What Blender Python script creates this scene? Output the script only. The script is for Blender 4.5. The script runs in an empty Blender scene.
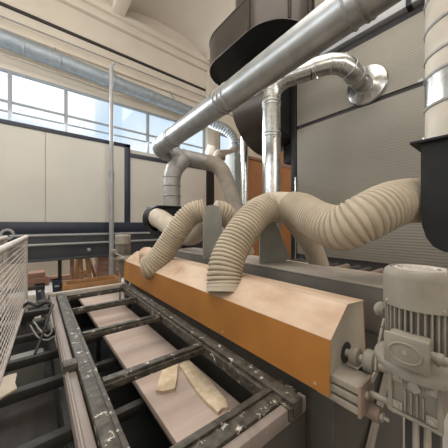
import bpy, bmesh, math, random
from mathutils import Vector, Matrix
random.seed(7)
C = bpy.context.scene.collection
V = Vector
PI = math.pi
YAW = math.radians(39.0)
EYE = V((0, 0, 1.65))
FPX = 240.0
cs, sn = math.cos(YAW), math.sin(YAW)

def at(px, py, X=None, Y=None, Z=None, d=None):
    """the place in the hall seen at a pixel of the photograph, on a plane of the hall or at a depth"""
    a = (px-224)/FPX; b = (224-py)/FPX
    kx = sn+cs*a; ky = cs-sn*a
    if X is not None: d = X/kx
    elif Y is not None: d = Y/ky
    elif Z is not None: d = (Z-EYE.z)/b
    return V((d*kx, d*ky, EYE.z+b*d))

# ------------------------------------------------------------------ materials
def mat(name, col, col2=None, scale=6.0, rough=.6, metal=0.0, bump=0.0, bscale=40.0, spots=None, spot_scale=14.0, spot_at=.66, stretch=(1, 1, 1), detail=5.0, spec=None):
    m = bpy.data.materials.new(name); m.use_nodes = True
    nt = m.node_tree; N = nt.nodes; L = nt.links
    p = N['Principled BSDF']
    p.inputs['Roughness'].default_value = rough
    p.inputs['Metallic'].default_value = metal
    if spec is not None: p.inputs['Specular IOR Level'].default_value = spec
    tc = N.new('ShaderNodeTexCoord'); mp = N.new('ShaderNodeMapping')
    mp.inputs['Scale'].default_value = stretch
    L.new(tc.outputs['Object'], mp.inputs['Vector'])
    col2 = col2 or tuple(c*.8 for c in col)
    nz = N.new('ShaderNodeTexNoise'); nz.inputs['Scale'].default_value = scale; nz.inputs['Detail'].default_value = detail
    L.new(mp.outputs[0], nz.inputs['Vector'])
    cr = N.new('ShaderNodeValToRGB')
    cr.color_ramp.elements[0].position = .35; cr.color_ramp.elements[1].position = .65
    cr.color_ramp.elements[0].color = (*col2, 1); cr.color_ramp.elements[1].color = (*col, 1)
    L.new(nz.outputs['Fac'], cr.inputs['Fac'])
    out = cr.outputs['Color']
    if spots:
        n2 = N.new('ShaderNodeTexNoise'); n2.inputs['Scale'].default_value = spot_scale; n2.inputs['Detail'].default_value = 9
        n2.inputs['Roughness'].default_value = .72
        L.new(tc.outputs['Object'], n2.inputs['Vector'])
        c2 = N.new('ShaderNodeValToRGB')
        c2.color_ramp.elements[0].position = spot_at; c2.color_ramp.elements[1].position = spot_at+.04
        c2.color_ramp.elements[0].color = (0, 0, 0, 1); c2.color_ramp.elements[1].color = (1, 1, 1, 1)
        L.new(n2.outputs['Fac'], c2.inputs['Fac'])
        mx = N.new('ShaderNodeMix'); mx.data_type = 'RGBA'
        L.new(c2.outputs['Color'], mx.inputs['Factor']); L.new(out, mx.inputs['A'])
        mx.inputs['B'].default_value = (*spots, 1)
        out = mx.outputs['Result']
    L.new(out, p.inputs['Base Color'])
    if bump:
        nb = N.new('ShaderNodeTexNoise'); nb.inputs['Scale'].default_value = bscale; nb.inputs['Detail'].default_value = 4
        L.new(mp.outputs[0], nb.inputs['Vector'])
        bm = N.new('ShaderNodeBump'); bm.inputs['Strength'].default_value = bump; bm.inputs['Distance'].default_value = .01
        L.new(nb.outputs['Fac'], bm.inputs['Height']); L.new(bm.outputs['Normal'], p.inputs['Normal'])
    return m

def banded(m, axis_scale, strength=.35, dist=.01):
    """fine parallel profiling of a sheet, as bump"""
    nt = m.node_tree; N = nt.nodes; L = nt.links; p = N['Principled BSDF']
    tc = N.new('ShaderNodeTexCoord'); w = N.new('ShaderNodeTexWave')
    w.wave_type = 'BANDS'; w.bands_direction = 'Z'; w.wave_profile = 'SIN'
    w.inputs['Scale'].default_value = axis_scale; w.inputs['Distortion'].default_value = 0
    L.new(tc.outputs['Object'], w.inputs['Vector'])
    bm = N.new('ShaderNodeBump'); bm.inputs['Strength'].default_value = strength; bm.inputs['Distance'].default_value = dist
    L.new(w.outputs['Fac'], bm.inputs['Height']); L.new(bm.outputs['Normal'], p.inputs['Normal'])

M = {}
M['plaster'] = mat('cream_plaster', (.66, .60, .51), (.61, .555, .47), 1.2, .9)
M['vault'] = mat('vault_concrete', (.74, .68, .59), (.68, .62, .54), .8, .9)
M['concrete'] = mat('floor_concrete', (.50, .47, .43), (.38, .35, .32), 1.5, .85, bump=.1)
M['darkline'] = mat('dark_rail_and_gap_shade', (.035, .03, .03), None, 4, .7)  # also paints the shade in the gaps of the right partition
M['winframe'] = mat('window_grey_frame', (.30, .33, .36), None, 4, .5)
M['sheet'] = mat('ribbed_grey_sheet', (.20, .18, .143), (.175, .157, .125), .7, .36, spec=.5)
banded(M['sheet'], 7.5, .22, .01)
M['booth'] = mat('booth_cream_panel', (.56, .54, .49), (.52, .50, .455), .9, .5)
M['navy'] = mat('navy_paint', (.022, .028, .05), (.018, .022, .04), 3, .45)
M['charcoal'] = mat('charcoal_paint', (.05, .053, .062), (.04, .042, .05), 3, .5)
M['palepipe'] = mat('pale_grey_pipe', (.34, .34, .34), None, 5, .5, .2)
M['galv'] = mat('galvanised_steel', (.43, .445, .455), (.34, .355, .365), 7, .37, .85, bump=.03, bscale=5)
M['galvblue'] = mat('galvanised_steel_cool', (.33, .38, .42), (.27, .31, .35), 7, .5, .5)
M['bright'] = mat('bright_steel', (.52, .52, .50), (.40, .40, .385), 14, .24, .95, bump=.05, bscale=9)
M['dustduct'] = mat('dust_coated_duct', (.54, .48, .40), (.46, .41, .34), 8, .6, .25)
M['dustgrey'] = mat('dust_coated_grey_duct', (.31, .30, .285), (.25, .243, .23), 8, .5, .45)
M['hose'] = mat('beige_hose', (.44, .37, .275), (.36, .30, .22), 7, .68)
M['sleeve'] = mat('beige_sleeve', (.50, .44, .35), (.42, .365, .29), 9, .75)
M['oldhose'] = mat('brownish_hose', (.29, .25, .205), (.23, .195, .16), 7, .7)
M['brown'] = mat('dark_brown_sheet', (.055, .044, .036), (.04, .032, .027), 2.2, .3, .4)
M['blackp'] = mat('black_paint', (.010, .011, .011), (.016, .016, .016), 5, .55, spec=.25)
M['orange'] = mat('orange_paint', (.42, .175, .035), (.33, .135, .028), 3, .45, spots=(.5, .34, .2), spot_scale=22, spot_at=.72)
M['dusttop'] = mat('wood_dust_over_orange', (.57, .44, .33), (.42, .285, .19), 6.5, .85, bump=.05, stretch=(1, .5, 1), detail=8)
M['endcap'] = mat('dusty_end_sheet', (.48, .42, .35), (.40, .35, .29), 5, .7)
M['motor'] = mat('dusty_grey_casting', (.275, .245, .20), (.205, .18, .145), 9, .62, bump=.12, bscale=60)
M['insideshade'] = mat('inside_shade', (.05, .045, .04), None, 9, .8)  # dark colour standing for shade inside fan cover and shaft hole
M['bracket'] = mat('dusty_aluminium', (.42, .37, .31), (.32, .28, .23), 12, .5, .35)
M['rust'] = mat('rusty_steel', (.30, .22, .17), (.22, .165, .13), 15, .7, .1)
M['frame'] = mat('green_black_frame_steel', (.026, .023, .017), (.08, .069, .052), 26, .55, .1, bump=.35, bscale=60, spots=(.55, .52, .46), spot_scale=19, spot_at=.59, detail=8)
M['framecut'] = mat('black_frame_steel', (.022, .022, .02), (.04, .038, .033), 12, .6, .1, bump=.2, spots=(.42, .40, .36), spot_scale=22, spot_at=.66)
M['pinkrail'] = mat('pinkish_grey_rail', (.26, .215, .19), (.20, .165, .145), 6, .55, .15, stretch=(3, .5, 1))
M['board'] = mat('pinkish_sawn_board', (.47, .375, .325), (.375, .29, .245), 2.2, .8, bump=.2, stretch=(.6, 5, 3), detail=9)
M['offcut'] = mat('splintered_pale_wood', (.66, .54, .39), (.50, .38, .25), 6, .85, bump=.4, stretch=(3, 3, 12))
M['beamtop'] = mat('dusty_grey_beam', (.44, .385, .33), (.36, .315, .27), 4, .75)
M['beamside'] = mat('grey_beam_paint', (.15, .135, .115), (.12, .108, .092), 4, .6)
M['plate'] = mat('grey_green_plate', (.30, .305, .275), (.25, .25, .225), 6, .6)
M['baseside'] = mat('olive_grey_machine_paint', (.058, .051, .042), (.04, .036, .03), 3, .5)
M['white'] = mat('dusty_white_wire', (.50, .45, .405), (.40, .355, .32), 8, .6)
M['dkgrey'] = mat('dark_grey_machine', (.045, .042, .038), (.075, .068, .06), 6, .65, bump=.1)
M['belt'] = mat('grey_brown_belt', (.045, .037, .03), (.03, .025, .021), 4, .75, stretch=(4, 1, 1))
M['cable'] = mat('black_cable', (.02, .02, .02), None, 5, .5)
M['greycable'] = mat('grey_cable', (.34, .32, .29), None, 5, .6)
M['ochre'] = mat('ochre_wood', (.40, .21, .085), (.31, .16, .065), 5, .7, stretch=(1, 1, .2))
M['rosewood'] = mat('reddish_wood', (.36, .21, .15), (.28, .16, .11), 5, .8)
M['blue'] = mat('dark_blue_plastic', (.02, .03, .06), None, 5, .45)
M['doororange'] = mat('orange_brown_door', (.42, .17, .055), (.36, .14, .05), 2, .3)
M['cab'] = mat('grey_green_cabinet', (.30, .32, .30), None, 3, .5)
M['paper'] = mat('pale_offcut', (.60, .52, .42), (.5, .42, .33), 8, .9)

def glass():
    m = bpy.data.materials.new('window_glass'); m.use_nodes = True
    nt = m.node_tree; N = nt.nodes; L = nt.links
    N.remove(N['Principled BSDF'])
    t = N.new('ShaderNodeBsdfTransparent'); t.inputs['Color'].default_value = (.92, .95, .97, 1)
    g = N.new('ShaderNodeBsdfGlossy'); g.inputs['Roughness'].default_value = .05
    x = N.new('ShaderNodeMixShader'); x.inputs[0].default_value = .06
    L.new(t.outputs[0], x.inputs[1]); L.new(g.outputs[0], x.inputs[2])
    L.new(x.outputs[0], N['Material Output'].inputs['Surface'])
    return m
M['glass'] = glass()

# ------------------------------------------------------------------ mesh helpers
WORLD = {}
def put(o, parent=None):
    C.objects.link(o)
    if parent is not None:
        o.parent = parent
        o.location = -WORLD[parent.name]
        WORLD[o.name] = V((0, 0, 0))
    else:
        WORLD[o.name] = V(o.location)
    return o

def tag(o, label, cat=None, group=None, kind=None):
    if label: o['label'] = label
    if cat: o['category'] = cat
    if group: o['group'] = group
    if kind: o['kind'] = kind
    return o

def thing(name, label, cat, loc=(0, 0, 0), group=None):
    o = bpy.data.objects.new(name, None); o.empty_display_size = .1
    o.location = loc
    put(o); WORLD[o.name] = V(loc)
    return tag(o, label, cat, group)

def frame_of(d):
    d = d.normalized()
    u = d.cross(V((0, 0, 1)))
    if u.length < 1e-4: u = d.cross(V((1, 0, 0)))
    u.normalize()
    return u, u.cross(d)

class MB:
    def __init__(s): s.v = []; s.f = []; s.mi = []; s.cur = 0
    def add(s, vs, fs):
        b = len(s.v); s.v += [V(p) for p in vs]; s.f += [tuple(b+i for i in f) for f in fs]; s.mi += [s.cur]*len(fs)
        return s
    def box(s, lo, hi, bev=0.0):
        x0, y0, z0 = [min(a, b) for a, b in zip(lo, hi)]; x1, y1, z1 = [max(a, b) for a, b in zip(lo, hi)]
        bm = bmesh.new(); bmesh.ops.create_cube(bm, size=1)
        for v in bm.verts:
            v.co = V(((x0+x1)/2+v.co.x*(x1-x0), (y0+y1)/2+v.co.y*(y1-y0), (z0+z1)/2+v.co.z*(z1-z0)))
        if bev: bmesh.ops.bevel(bm, geom=list(bm.edges), offset=min(bev, (x1-x0)*.45, (y1-y0)*.45, (z1-z0)*.45), segments=2, affect='EDGES', profile=.5)
        s.bm(bm); return s
    def bm(s, bm):
        bm.verts.index_update()
        s.add([v.co.copy() for v in bm.verts], [[v.index for v in f.verts] for f in bm.faces]); bm.free()
    def bar(s, a, b, w, h, up=V((0, 0, 1)), bev=0.0):
        a, b = V(a), V(b); d = (b-a); L_ = d.length; d.normalize()
        r = d.cross(up); r.normalize(); u = r.cross(d)
        m = MB(); m.box((-w/2, -h/2, 0), (w/2, h/2, L_), bev)
        s.add([a+r*p.x+u*p.y+d*p.z for p in m.v], m.f); return s
    def prism(s, pts, ext):
        ext = V(ext); n = len(pts); P = [V(p) for p in pts]
        s.add(P+[p+ext for p in P], [tuple(range(n))[::-1], tuple(range(n, 2*n))]+[(i, (i+1) % n, n+(i+1) % n, n+i) for i in range(n)]); return s
    def rings(s, rs, cap0=True, cap1=True, closed=False):
        n = len(rs[0]); vs = [p for r in rs for p in r]; fs = []
        m = len(rs)
        for i in range(m if closed else m-1):
            j = (i+1) % m
            for k in range(n):
                fs.append((i*n+k, i*n+(k+1) % n, j*n+(k+1) % n, j*n+k))
        if not closed and cap0: fs.append(tuple(range(n))[::-1])
        if not closed and cap1: fs.append(tuple(range((m-1)*n, m*n)))
        s.add(vs, fs); return s
    def rev(s, o, d, prof, n=32, cap0=True, cap1=True):
        """surface of revolution: prof is [(distance along d, radius)]"""
        o = V(o); d = V(d).normalized(); u, w = frame_of(d)
        s.rings([[o+d*t+(u*math.cos(2*PI*k/n)+w*math.sin(2*PI*k/n))*r for k in range(n)] for t, r in prof], cap0, cap1); return s
    def cyl(s, a, b, r, n=24, r2=None):
        a, b = V(a), V(b); s.rev(a, b-a, [(0, r), ((b-a).length, r2 or r)], n); return s
    def tube(s, pts, r, n=24, cap=True):
        """mitred tube through points; r is a number or a list"""
        P = [V(p) for p in pts]; R = r if isinstance(r, (list, tuple)) else [r]*len(P)
        T = []
        for i in range(len(P)):
            a = (P[i]-P[i-1]).normalized() if i else (P[1]-P[0]).normalized()
            b = (P[i+1]-P[i]).normalized() if i < len(P)-1 else a
            t = (a+b); t = t.normalized() if t.length > 1e-6 else a
            T.append((t, a, b))
        u, w = frame_of(T[0][1]); rs = []
        for i in range(len(P)):
            t, a, b = T[i]
            u = (u-t*u.dot(t)).normalized(); w = t.cross(u)
            k = 1.0/max(.5, t.dot(a))          # widen the mitre
            bend = (b-a); bend = (bend-t*bend.dot(t))
            ring = []
            bn = bend.normalized() if bend.length > 1e-5 else None
            for q in range(n):
                e = u*math.cos(2*PI*q/n)+w*math.sin(2*PI*q/n)
                if bn is not None: e = e+bn*(e.dot(bn)*(k-1))
                ring.append(P[i]+e*R[i])
            rs.append(ring)
        s.rings(rs, cap, cap); return s
    def ball(s, c, r, n=20, sc=(1, 1, 1)):
        bm = bmesh.new(); bmesh.ops.create_uvsphere(bm, u_segments=n, v_segments=n//2+2, radius=r)
        for v in bm.verts: v.co = V(c)+V((v.co.x*sc[0], v.co.y*sc[1], v.co.z*sc[2]))
        s.bm(bm); return s
    def build(s, name, m, parent=None, smooth=True, ang=38):
        me = bpy.data.meshes.new(name)
        me.from_pydata([tuple(p) for p in s.v], [], s.f)
        bm = bmesh.new(); bm.from_mesh(me)
        bmesh.ops.recalc_face_normals(bm, faces=list(bm.faces))
        if smooth:
            for f in bm.faces: f.smooth = True
            for e in bm.edges:
                if len(e.link_faces) == 2 and e.calc_face_angle(0) > math.radians(ang): e.smooth = False
        bm.to_mesh(me); bm.free()
        for x in (m if isinstance(m, (list, tuple)) else [m]): me.materials.append(x)
        for i, p in enumerate(me.polygons): p.material_index = s.mi[i] if i < len(s.mi) else 0
        o = bpy.data.objects.new(name, me)
        return put(o, parent)

def spline(pts, step=.01):
    """Catmull-Rom through points, resampled evenly"""
    P = [V(p) for p in pts]; P = [P[0]*2-P[1]]+P+[P[-1]*2-P[-2]]; out = []
    for i in range(1, len(P)-2):
        for k in range(24):
            t = k/24; a, b, c, d = P[i-1:i+3]
            out.append(.5*((2*b)+(c-a)*t+(2*a-5*b+4*c-d)*t*t+(3*b-a-3*c+d)*t*t*t))
    out.append(P[-2])
    L_ = [0]
    for i in range(1, len(out)): L_.append(L_[-1]+(out[i]-out[i-1]).length)
    n = max(2, int(L_[-1]/step)); res = []; j = 0
    for k in range(n+1):
        t = L_[-1]*k/n
        while j < len(L_)-2 and L_[j+1] < t: j += 1
        q = (t-L_[j])/max(1e-9, L_[j+1]-L_[j]); res.append(out[j].lerp(out[j+1], min(1, q)))
    return res, L_[-1]

def ribbed(pts, r, pitch=.037, depth=.13, n=36, r2=None):
    per = 8
    p, L_ = spline(pts, pitch/per)
    R = []
    for i in range(len(p)):
        ph = (i % per)/per
        base = r if r2 is None else r+(r2-r)*i/(len(p)-1)
        R.append(base*(1+.25*depth-depth*math.exp(-(min(ph, 1-ph)/.17)**2)))
    return MB().tube(p, R, n)

def smooth_tube(pts, r, step=.03, n=28):
    p, _ = spline(pts, step); m = len(p)
    R = r if not isinstance(r, tuple) else [r[0]+(r[1]-r[0])*i/(m-1) for i in range(m)]
    return MB().tube(p, R, n)

def band(c, d, r, w=.03, lip=.008, n=36):
    """a raised collar round a duct"""
    return MB().rev(V(c)-V(d).normalized()*w/2, d, [(0, r*.99), (0, r+lip*.5), (w*.25, r+lip), (w*.75, r+lip), (w, r+lip*.5), (w, r*.99)], n, False, False)

def arc_pts(a, b, c, k=4):
    """corner a-b-c replaced by a gored bend of k cuts"""
    a, b, c = V(a), V(b), V(c); out = []
    for i in range(k+1):
        t = i/k; out.append(a*(1-t)**2+b*2*t*(1-t)+c*t*t)
    return out

def struct(name, mb, m, **k):
    return tag(mb.build(name, m, **k), None, kind='structure')

# ================================================================== the hall
WY = 9.0                       # far wall
struct('floor', MB().box((-7, -7, -.1), (10.4, 9.2, 0)), M['concrete'])
# far wall with a window strip and a taller window further along
W0, PITCH = -.43-1.32*3, 1.32
WX1 = W0+PITCH*8               # 6.17
far = MB()
far.box((-7, WY, 0), (10.4, WY+.2, 4.3))
far.box((-7, WY, 5.95), (10.4, WY+.2, 10.2))
far.box((WX1, WY, 4.3), (7.0, WY+.2, 5.95))
far.box((8.4, WY, 4.3), (10.4, WY+.2, 5.95))
far.box((-7, WY, 4.3), (W0, WY+.2, 5.95))
struct('wall_far', far, M['plaster'])
def window(i, x0, x1, z0, z1):
    f = MB()
    e = .045
    f.box((x0, WY-.02, z0), (x0+e, WY+.08, z1)); f.box((x1-e, WY-.02, z0), (x1, WY+.08, z1))
    f.box((x0+e, WY-.02, z0), (x1-e, WY+.08, z0+.06)); f.box((x0+e, WY-.02, z1-.06), (x1-e, WY+.08, z1))
    f.box((x0+e, WY-.01, 5.05), (x1-e, WY+.07, 5.10)); f.box((x0+e, WY+.0, 4.78), (x1-e, WY+.07, 4.815))
    o = struct('window_%d' % i, f, M['winframe'])
    g = MB().box((x0+e, WY+.03, z0+.06), (x1-e, WY+.036, z1-.06)).build('pane', M['glass'], o)
for i in range(8): window(i+1, W0+PITCH*i, W0+PITCH*(i+1), 4.3, 5.95)
window(9, 7.0, 8.4, 4.3, 5.95)
# pilasters, edge beam and rail on the far wall
struct('trim_1', MB().box((WX1, 8.75, 0), (WX1+.42, WY, 8.5), .01), M['plaster'])
struct('trim_2', MB().box((-7, 8.85, 8.55), (10.4, WY, 8.8), .01).box((-7, 8.72, 8.8), (10.4, WY, 9.02), .01), M['plaster'])
struct('trim_3', MB().box((-7, 8.93, 7.66), (10.4, WY, 7.73)), M['darkline'])
struct('trim_4', MB().box((-7, 8.88, 6.98), (10.4, WY, 7.06), .01), M['plaster'])
# barrel vaults running towards the far wall, ribs between
cv = MB(); SP = 3.9; ribs = MB()
for k in range(-3, 3):
    x0 = 2.38+SP*k
    prof = []
    for j in range(17):
        t = PI*j/16
        prof.append(V((x0+SP/2-SP/2*math.cos(t), 0, 9.04+.62*math.sin(t))))
    rs = [[V((p.x, y, p.z)) for p in prof] for y in (-7, 9.2)]
    n = len(prof)
    cv.add(rs[0]+rs[1], [(j, j+1, n+j+1, n+j) for j in range(n-1)])
    cv.add([p+V((0, 0, .12)) for p in rs[0]+rs[1]], [(j, n+j, n+j+1, j+1) for j in range(n-1)])
    ribs.box((x0-.2, -7, 8.86), (x0+.2, 8.72, 9.14), .02)
struct('ceiling', cv, M['vault'])
struct('trim_5', ribs, M['vault'])
struct('wall_back', MB().box((-7, -7.2, 0), (10.4, -7, 10.2)), M['plaster'])
struct('wall_east', MB().box((10.4, -7, 0), (10.6, 9.2, 10.2)), M['plaster'])
wl = MB().box((-7.2, -7, 0), (-7, 9.2, 3.0)).box((-7.2, -7, 7.5), (-7, 9.2, 10.2))
for y in (-7, -2.8, 1.4, 5.6, 9.0): wl.box((-7.2, y, 3.0), (-7, y+.2, 7.5))
struct('wall_left', wl, M['plaster'])
for i, y in enumerate((-6.8, -2.6, 1.6, 5.8)):
    y1 = y+4.0 if y < 5 else 9.0
    o = struct('window_%d' % (10+i), MB().box((-7.15, y, 5.2), (-7.05, y1, 5.28)), M['winframe'])
    MB().box((-7.12, y, 3.0), (-7.11, y1, 7.5)).build('pane', M['glass'], o)
# ribbed partition on the right: two sheets with a dark joint, rail over it
PX = 4.2
wr = MB().box((PX, -4, 1.05), (PX+.1, 2.84, 3.55)).box((PX, -4, 3.62), (PX+.1, 2.84, 4.58))
struct('wall_right', wr, M['sheet'])
struct('joint_gap_shade', MB().box((PX+.03, -4, 3.55), (PX+.1, 2.84, 3.62)).box((PX+.03, -4, 4.58), (PX+.1, 2.84, 4.70)).box((PX+.02, -4, .0), (PX+.1, 2.84, 1.05)), M['darkline'])  # dark joint, plus dark boxes painting shade in the gaps above and below
tr = thing('sliding_track', 'long pale grey steel track along the top of the ribbed partition', 'rail', (PX, -4, 4.7))
MB().box((PX-.1, -4, 4.70), (PX+.08, 2.9, 4.82), .01).build('track_rail', M['palepipe'], tr)
for y in (.95, 2.3):
    MB().box((PX-.115, y, 4.68), (PX+.02, y+.06, 4.84), .005).build('track_clip', M['blackp'], tr)
dp = thing('partition_post', 'dark steel post at the free end of the ribbed partition', 'post', (PX+.1, 2.9, 0))
MB().box((PX, 2.86, 0), (PX+.16, 2.99, 4.85), .01).build('post_shaft', M['blackp'], dp)
MB().box((PX-.03, 2.845, .6), (PX+.0, 2.875, 2.6), .004).build('edge_strip', M['bright'], dp)

# ------------------------------------------------------------------ booth and beam along the far side
BY = 7.3
bt = thing('spray_booth', 'raised cream panelled booth with navy frame under the window strip', 'booth', (1, BY, 1.65))
xs = [-4.6, -2.2, .30, 2.16]
for i in range(3):
    MB().box((xs[i]+.004, BY, 1.70), (xs[i+1]-.004, BY+.06, 3.9)).build('panel', M['booth'], bt)
MB().box((2.32, BY+.02, 1.70), (5.10, BY+.08, 3.64)).build('panel', M['booth'], bt)
MB().box((-4.6, BY-.03, 3.9), (2.32, BY+.12, 4.0), .01).build('top_frame', M['navy'], bt)
MB().box((2.16, BY-.03, 1.60), (2.32, BY+.12, 4.0), .01).build('frame_post', M['navy'], bt)
MB().box((2.32, BY-.02, 3.64), (5.10, BY+.12, 3.76), .01).build('top_frame', M['navy'], bt)
MB().box((5.08, BY-.03, 0), (5.42, BY+.16, 3.78), .01).build('frame_post', M['blackp'], bt)
MB().box((-4.6, BY-.06, 1.42), (5.10, BY+.1, 1.70), .01).build('bottom_frame', M['navy'], bt)
MB().box((-4.6, BY+.12, 1.5), (5.4, BY+.2, 3.9)).build('bounce_sheet', M['booth'], bt)  # thin unseen sheet, cream to bounce window light behind the booth
gb = thing('gantry_beam', 'long charcoal steel beam running across below the cream booth', 'beam', (.5, BY-.1, 0))
MB().box((-4.6, BY-.16, .80), (5.0, BY+.06, 1.42), .015).build('beam_web', M['charcoal'], gb)
MB().box((-4.6, BY-.22, .76), (5.0, BY+.1, .82), .008).build('lower_flange', M['charcoal'], gb)
for x, w in ((-3.4, .1), (.55, .07), (2.6, .08), (4.6, .1)):
    MB().box((x, BY-.12, 0), (x+w, BY+.02, .80)).build('leg', M['blackp'], gb)
for x in (-.25, 1.2): MB().rev((x, BY-.2, .98), (0, -1, 0), [(0, .045), (.03, .045), (.04, .03)], 16).build('bolt_head', M['palepipe'], gb)
for k, (z, lab) in enumerate(((1.38, 'upper of two pale grey pipes along the charcoal beam'), (1.16, 'lower of two pale grey pipes along the charcoal beam'))):
    p = thing('rail_pipe', lab, 'pipe', (0, BY-.24, z))
    MB().cyl((-.35 if k == 0 else -3.5, BY-.24, z), (4.6, BY-.24, z), .03, 16).build('pipe_run', M['palepipe'], p)
    if k == 0:
        a = V((-.36, BY-.24, z+.04)); ring = MB()
        ring.tube([a+V((math.cos(t)*.10-.02, 0, math.sin(t)*.10)) for t in [2*PI*i/20 for i in range(21)]], .03, 10, False); ring.build('end_ring', M['palepipe'], p)

# vertical support post
pp = at(111.5, 224, Y=6.95)
post = thing('support_post', 'slim grey steel post standing upright in front of the cream booth', 'post', (pp.x, pp.y, 0))
MB().cyl((pp.x, pp.y, 0), (pp.x, pp.y, 3.0), .062, 20).build('lower_tube', M['palepipe'], post)
MB().cyl((pp.x, pp.y, 3.0), (pp.x, pp.y, 5.86), .05, 20).build('upper_tube', M['palepipe'], post)
MB().cyl((pp.x, pp.y, 2.96), (pp.x, pp.y, 3.04), .07, 20).build('joint_collar', M['palepipe'], post)
MB().tube([(pp.x, pp.y, 5.86), (pp.x+.03, pp.y, 5.98), (pp.x+.10, pp.y, 6.04)], .03, 10).build('top_hook', M['palepipe'], post)
MB().box((pp.x-.14, pp.y-.14, 0), (pp.x+.14, pp.y+.14, .02)).build('base_plate', M['palepipe'], post)

# ------------------------------------------------------------------ wall duct below the ceiling
wd = thing('wall_duct', 'long galvanised round duct hung along the far wall above the windows', 'duct', (1, 8.5, 6.5))
DA, DB = V((-4.5, 8.5, 6.66)), V((5.3, 8.5, 6.22))
MB().cyl(DA, DB, .215, 32).build('pipe', M['galvblue'], wd)
for px in (24, 60, 113, 150, 178):
    t = at(px, 80, Y=8.5).x; u = (t-DA.x)/(DB.x-DA.x)
    band(DA.lerp(DB, u), DB-DA, .215, .06, .014).build('collar', M['galvblue'], wd)
for x in (.6, 2.28, 4.4):
    MB().bar((x, 8.5, 6.5), (x, 8.97, 7.1), .03, .03).build('hanger', M['palepipe'], wd)
e0 = [DB, at(203, 119, Y=8.3), at(214, 124, Y=8.1), at(225, 129, Y=7.9), at(232.5, 137, Y=7.8), at(234, 147, Y=7.8)]
ribbed(e0, .2, .12, .08, 24).build('flexible_joint', M['galvblue'], wd)
e1 = [e0[-1]]+arc_pts(at(234, 148, Y=7.8), at(233.5, 156, Y=7.8), at(225, 155, Y=7.8), 4)+[at(219, 155.5, Y=7.7)]
MB().tube(e1, .225, 28).build('end_elbow', M['oldhose'], wd)
MB().ball(e1[-1], .235, 20).build('end_bulb', M['oldhose'], wd)
band(e0[-1], e0[-1]-e0[-2], .21, .08, .03).build('collar', M['galvblue'], wd)
lp = thing('conduit_pipe', 'thin white pipe running just under the far wall duct', 'pipe', (1, 8.45, 6.1))
MB().cyl((-4.5, 8.45, 6.16), (2.5, 8.45, 6.0), .016, 12).build('pipe_run', M['white'], lp)
MB().cyl((-4.5, 8.8, 7.22), (7, 8.8, 7.28), .022, 12).build('upper_pipe_run', M['palepipe'], lp)

# ------------------------------------------------------------------ main duct along the machine
RD = .146
def dz(y): return 3.02+.058*(4.03-y)
MX = 1.8
md = thing('main_duct', 'big shiny galvanised duct running high above the orange cover', 'duct', (MX, 2, 3.1))
A_, B_ = V((MX, .32, dz(.32))), V((MX, 3.92, dz(3.92)))
MB().cyl(A_, B_, RD, 40).build('pipe', M['galv'], md)
dirn = B_-A_
for px, py in ((172, 132), (174, 130.5), (222, 91), (226, 88), (230, 85), (350, 12), (363, 5), (368, 3)):
    a = (px-224)/FPX; yy = MX*(cs-sn*a)/(sn+cs*a)
    band((MX, yy, dz(yy)), dirn, RD, .02, .010).build('collar', M['dustgrey'], md)
k0 = V((MX, 3.92, dz(3.92))); k1 = V((MX, 4.16, dz(4.1))); k2 = V((MX+.26, 4.2, 2.98))
el = arc_pts(k0, k1, k2, 5)
MB().tube(el, RD*1.02, 36).build('end_elbow', M['galv'], md)
band(k0, dirn, RD, .03, .012).build('collar', M['galv'], md)
c1 = at(206, 162, d=4.8)
MB().tube([k2, k2.lerp(c1, .5), c1], [.138, .145, .15], 36).build('cross_pipe', M['dustgrey'], md)
for t in (.35, .95): band(k2.lerp(c1, t), c1-k2, .148, .03, .01).build('collar', M['dustgrey'], md)
c = [c1, at(216, 165, d=4.75), at(223, 173, d=4.7), at(229, 188, d=4.65), at(234, 202, d=4.6), at(240, 213, d=4.55)]
smooth_tube(c, (.155, .14), .05).build('drop_hose', M['oldhose'], md)
# branch falling to the far hood
b0 = k2.lerp(c1, .22)
br = [b0, at(181, 162, d=4.3), at(174.5, 169, d=4.2), at(172, 178, d=4.16), at(172, 207, d=4.16)]
MB().tube(br, .145, 32).build('branch_pipe', M['dustgrey'], md)
for i in (1, 2, 3): band(br[i], br[i+1]-br[i-1], .146, .02, .008).build('collar', M['dustgrey'], md)
for py in (186, 196): band(at(172, py, d=4.16), (0, 0, 1), .146, .024, .009).build('collar', M['dustgrey'], md)

# ------------------------------------------------------------------ right vertical duct
vx, vy, VR = 1.80, .19, .16
vd = thing('vertical_duct', 'thick dusty duct rising from the near black hood at the right', 'duct', (vx, vy, 2.08))
for z0, z1, m, r in ((2.08, 2.29, 'dustduct', VR), (2.29, 2.46, 'bright', VR*1.005), (2.46, 2.72, 'dustduct', VR), (2.72, 3.62, 'dustduct', VR)):
    MB().cyl((vx, vy, z0), (vx, vy, z1), r, 48).build('pipe_section', M[m], vd)
for z in (2.29, 2.46, 2.565, 2.72, 2.88): band((vx, vy, z), (0, 0, 1), VR, .018, .006, 48).build('collar', M['dustgrey'], vd)
MB().cyl((vx, vy+.10, 3.235), (vx, .34, dz(.34)), RD+.012, 36).build('saddle_collar', M['galv'], vd)
for z in (2.47,):
    b = V((vx, vy, z))+V((-.06, .165, 0)); MB().box(b-V((.007, .01, .008)), b+V((.007, .015, .008)), .002).build('clamp_bolt', M['galv'], vd)

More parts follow.
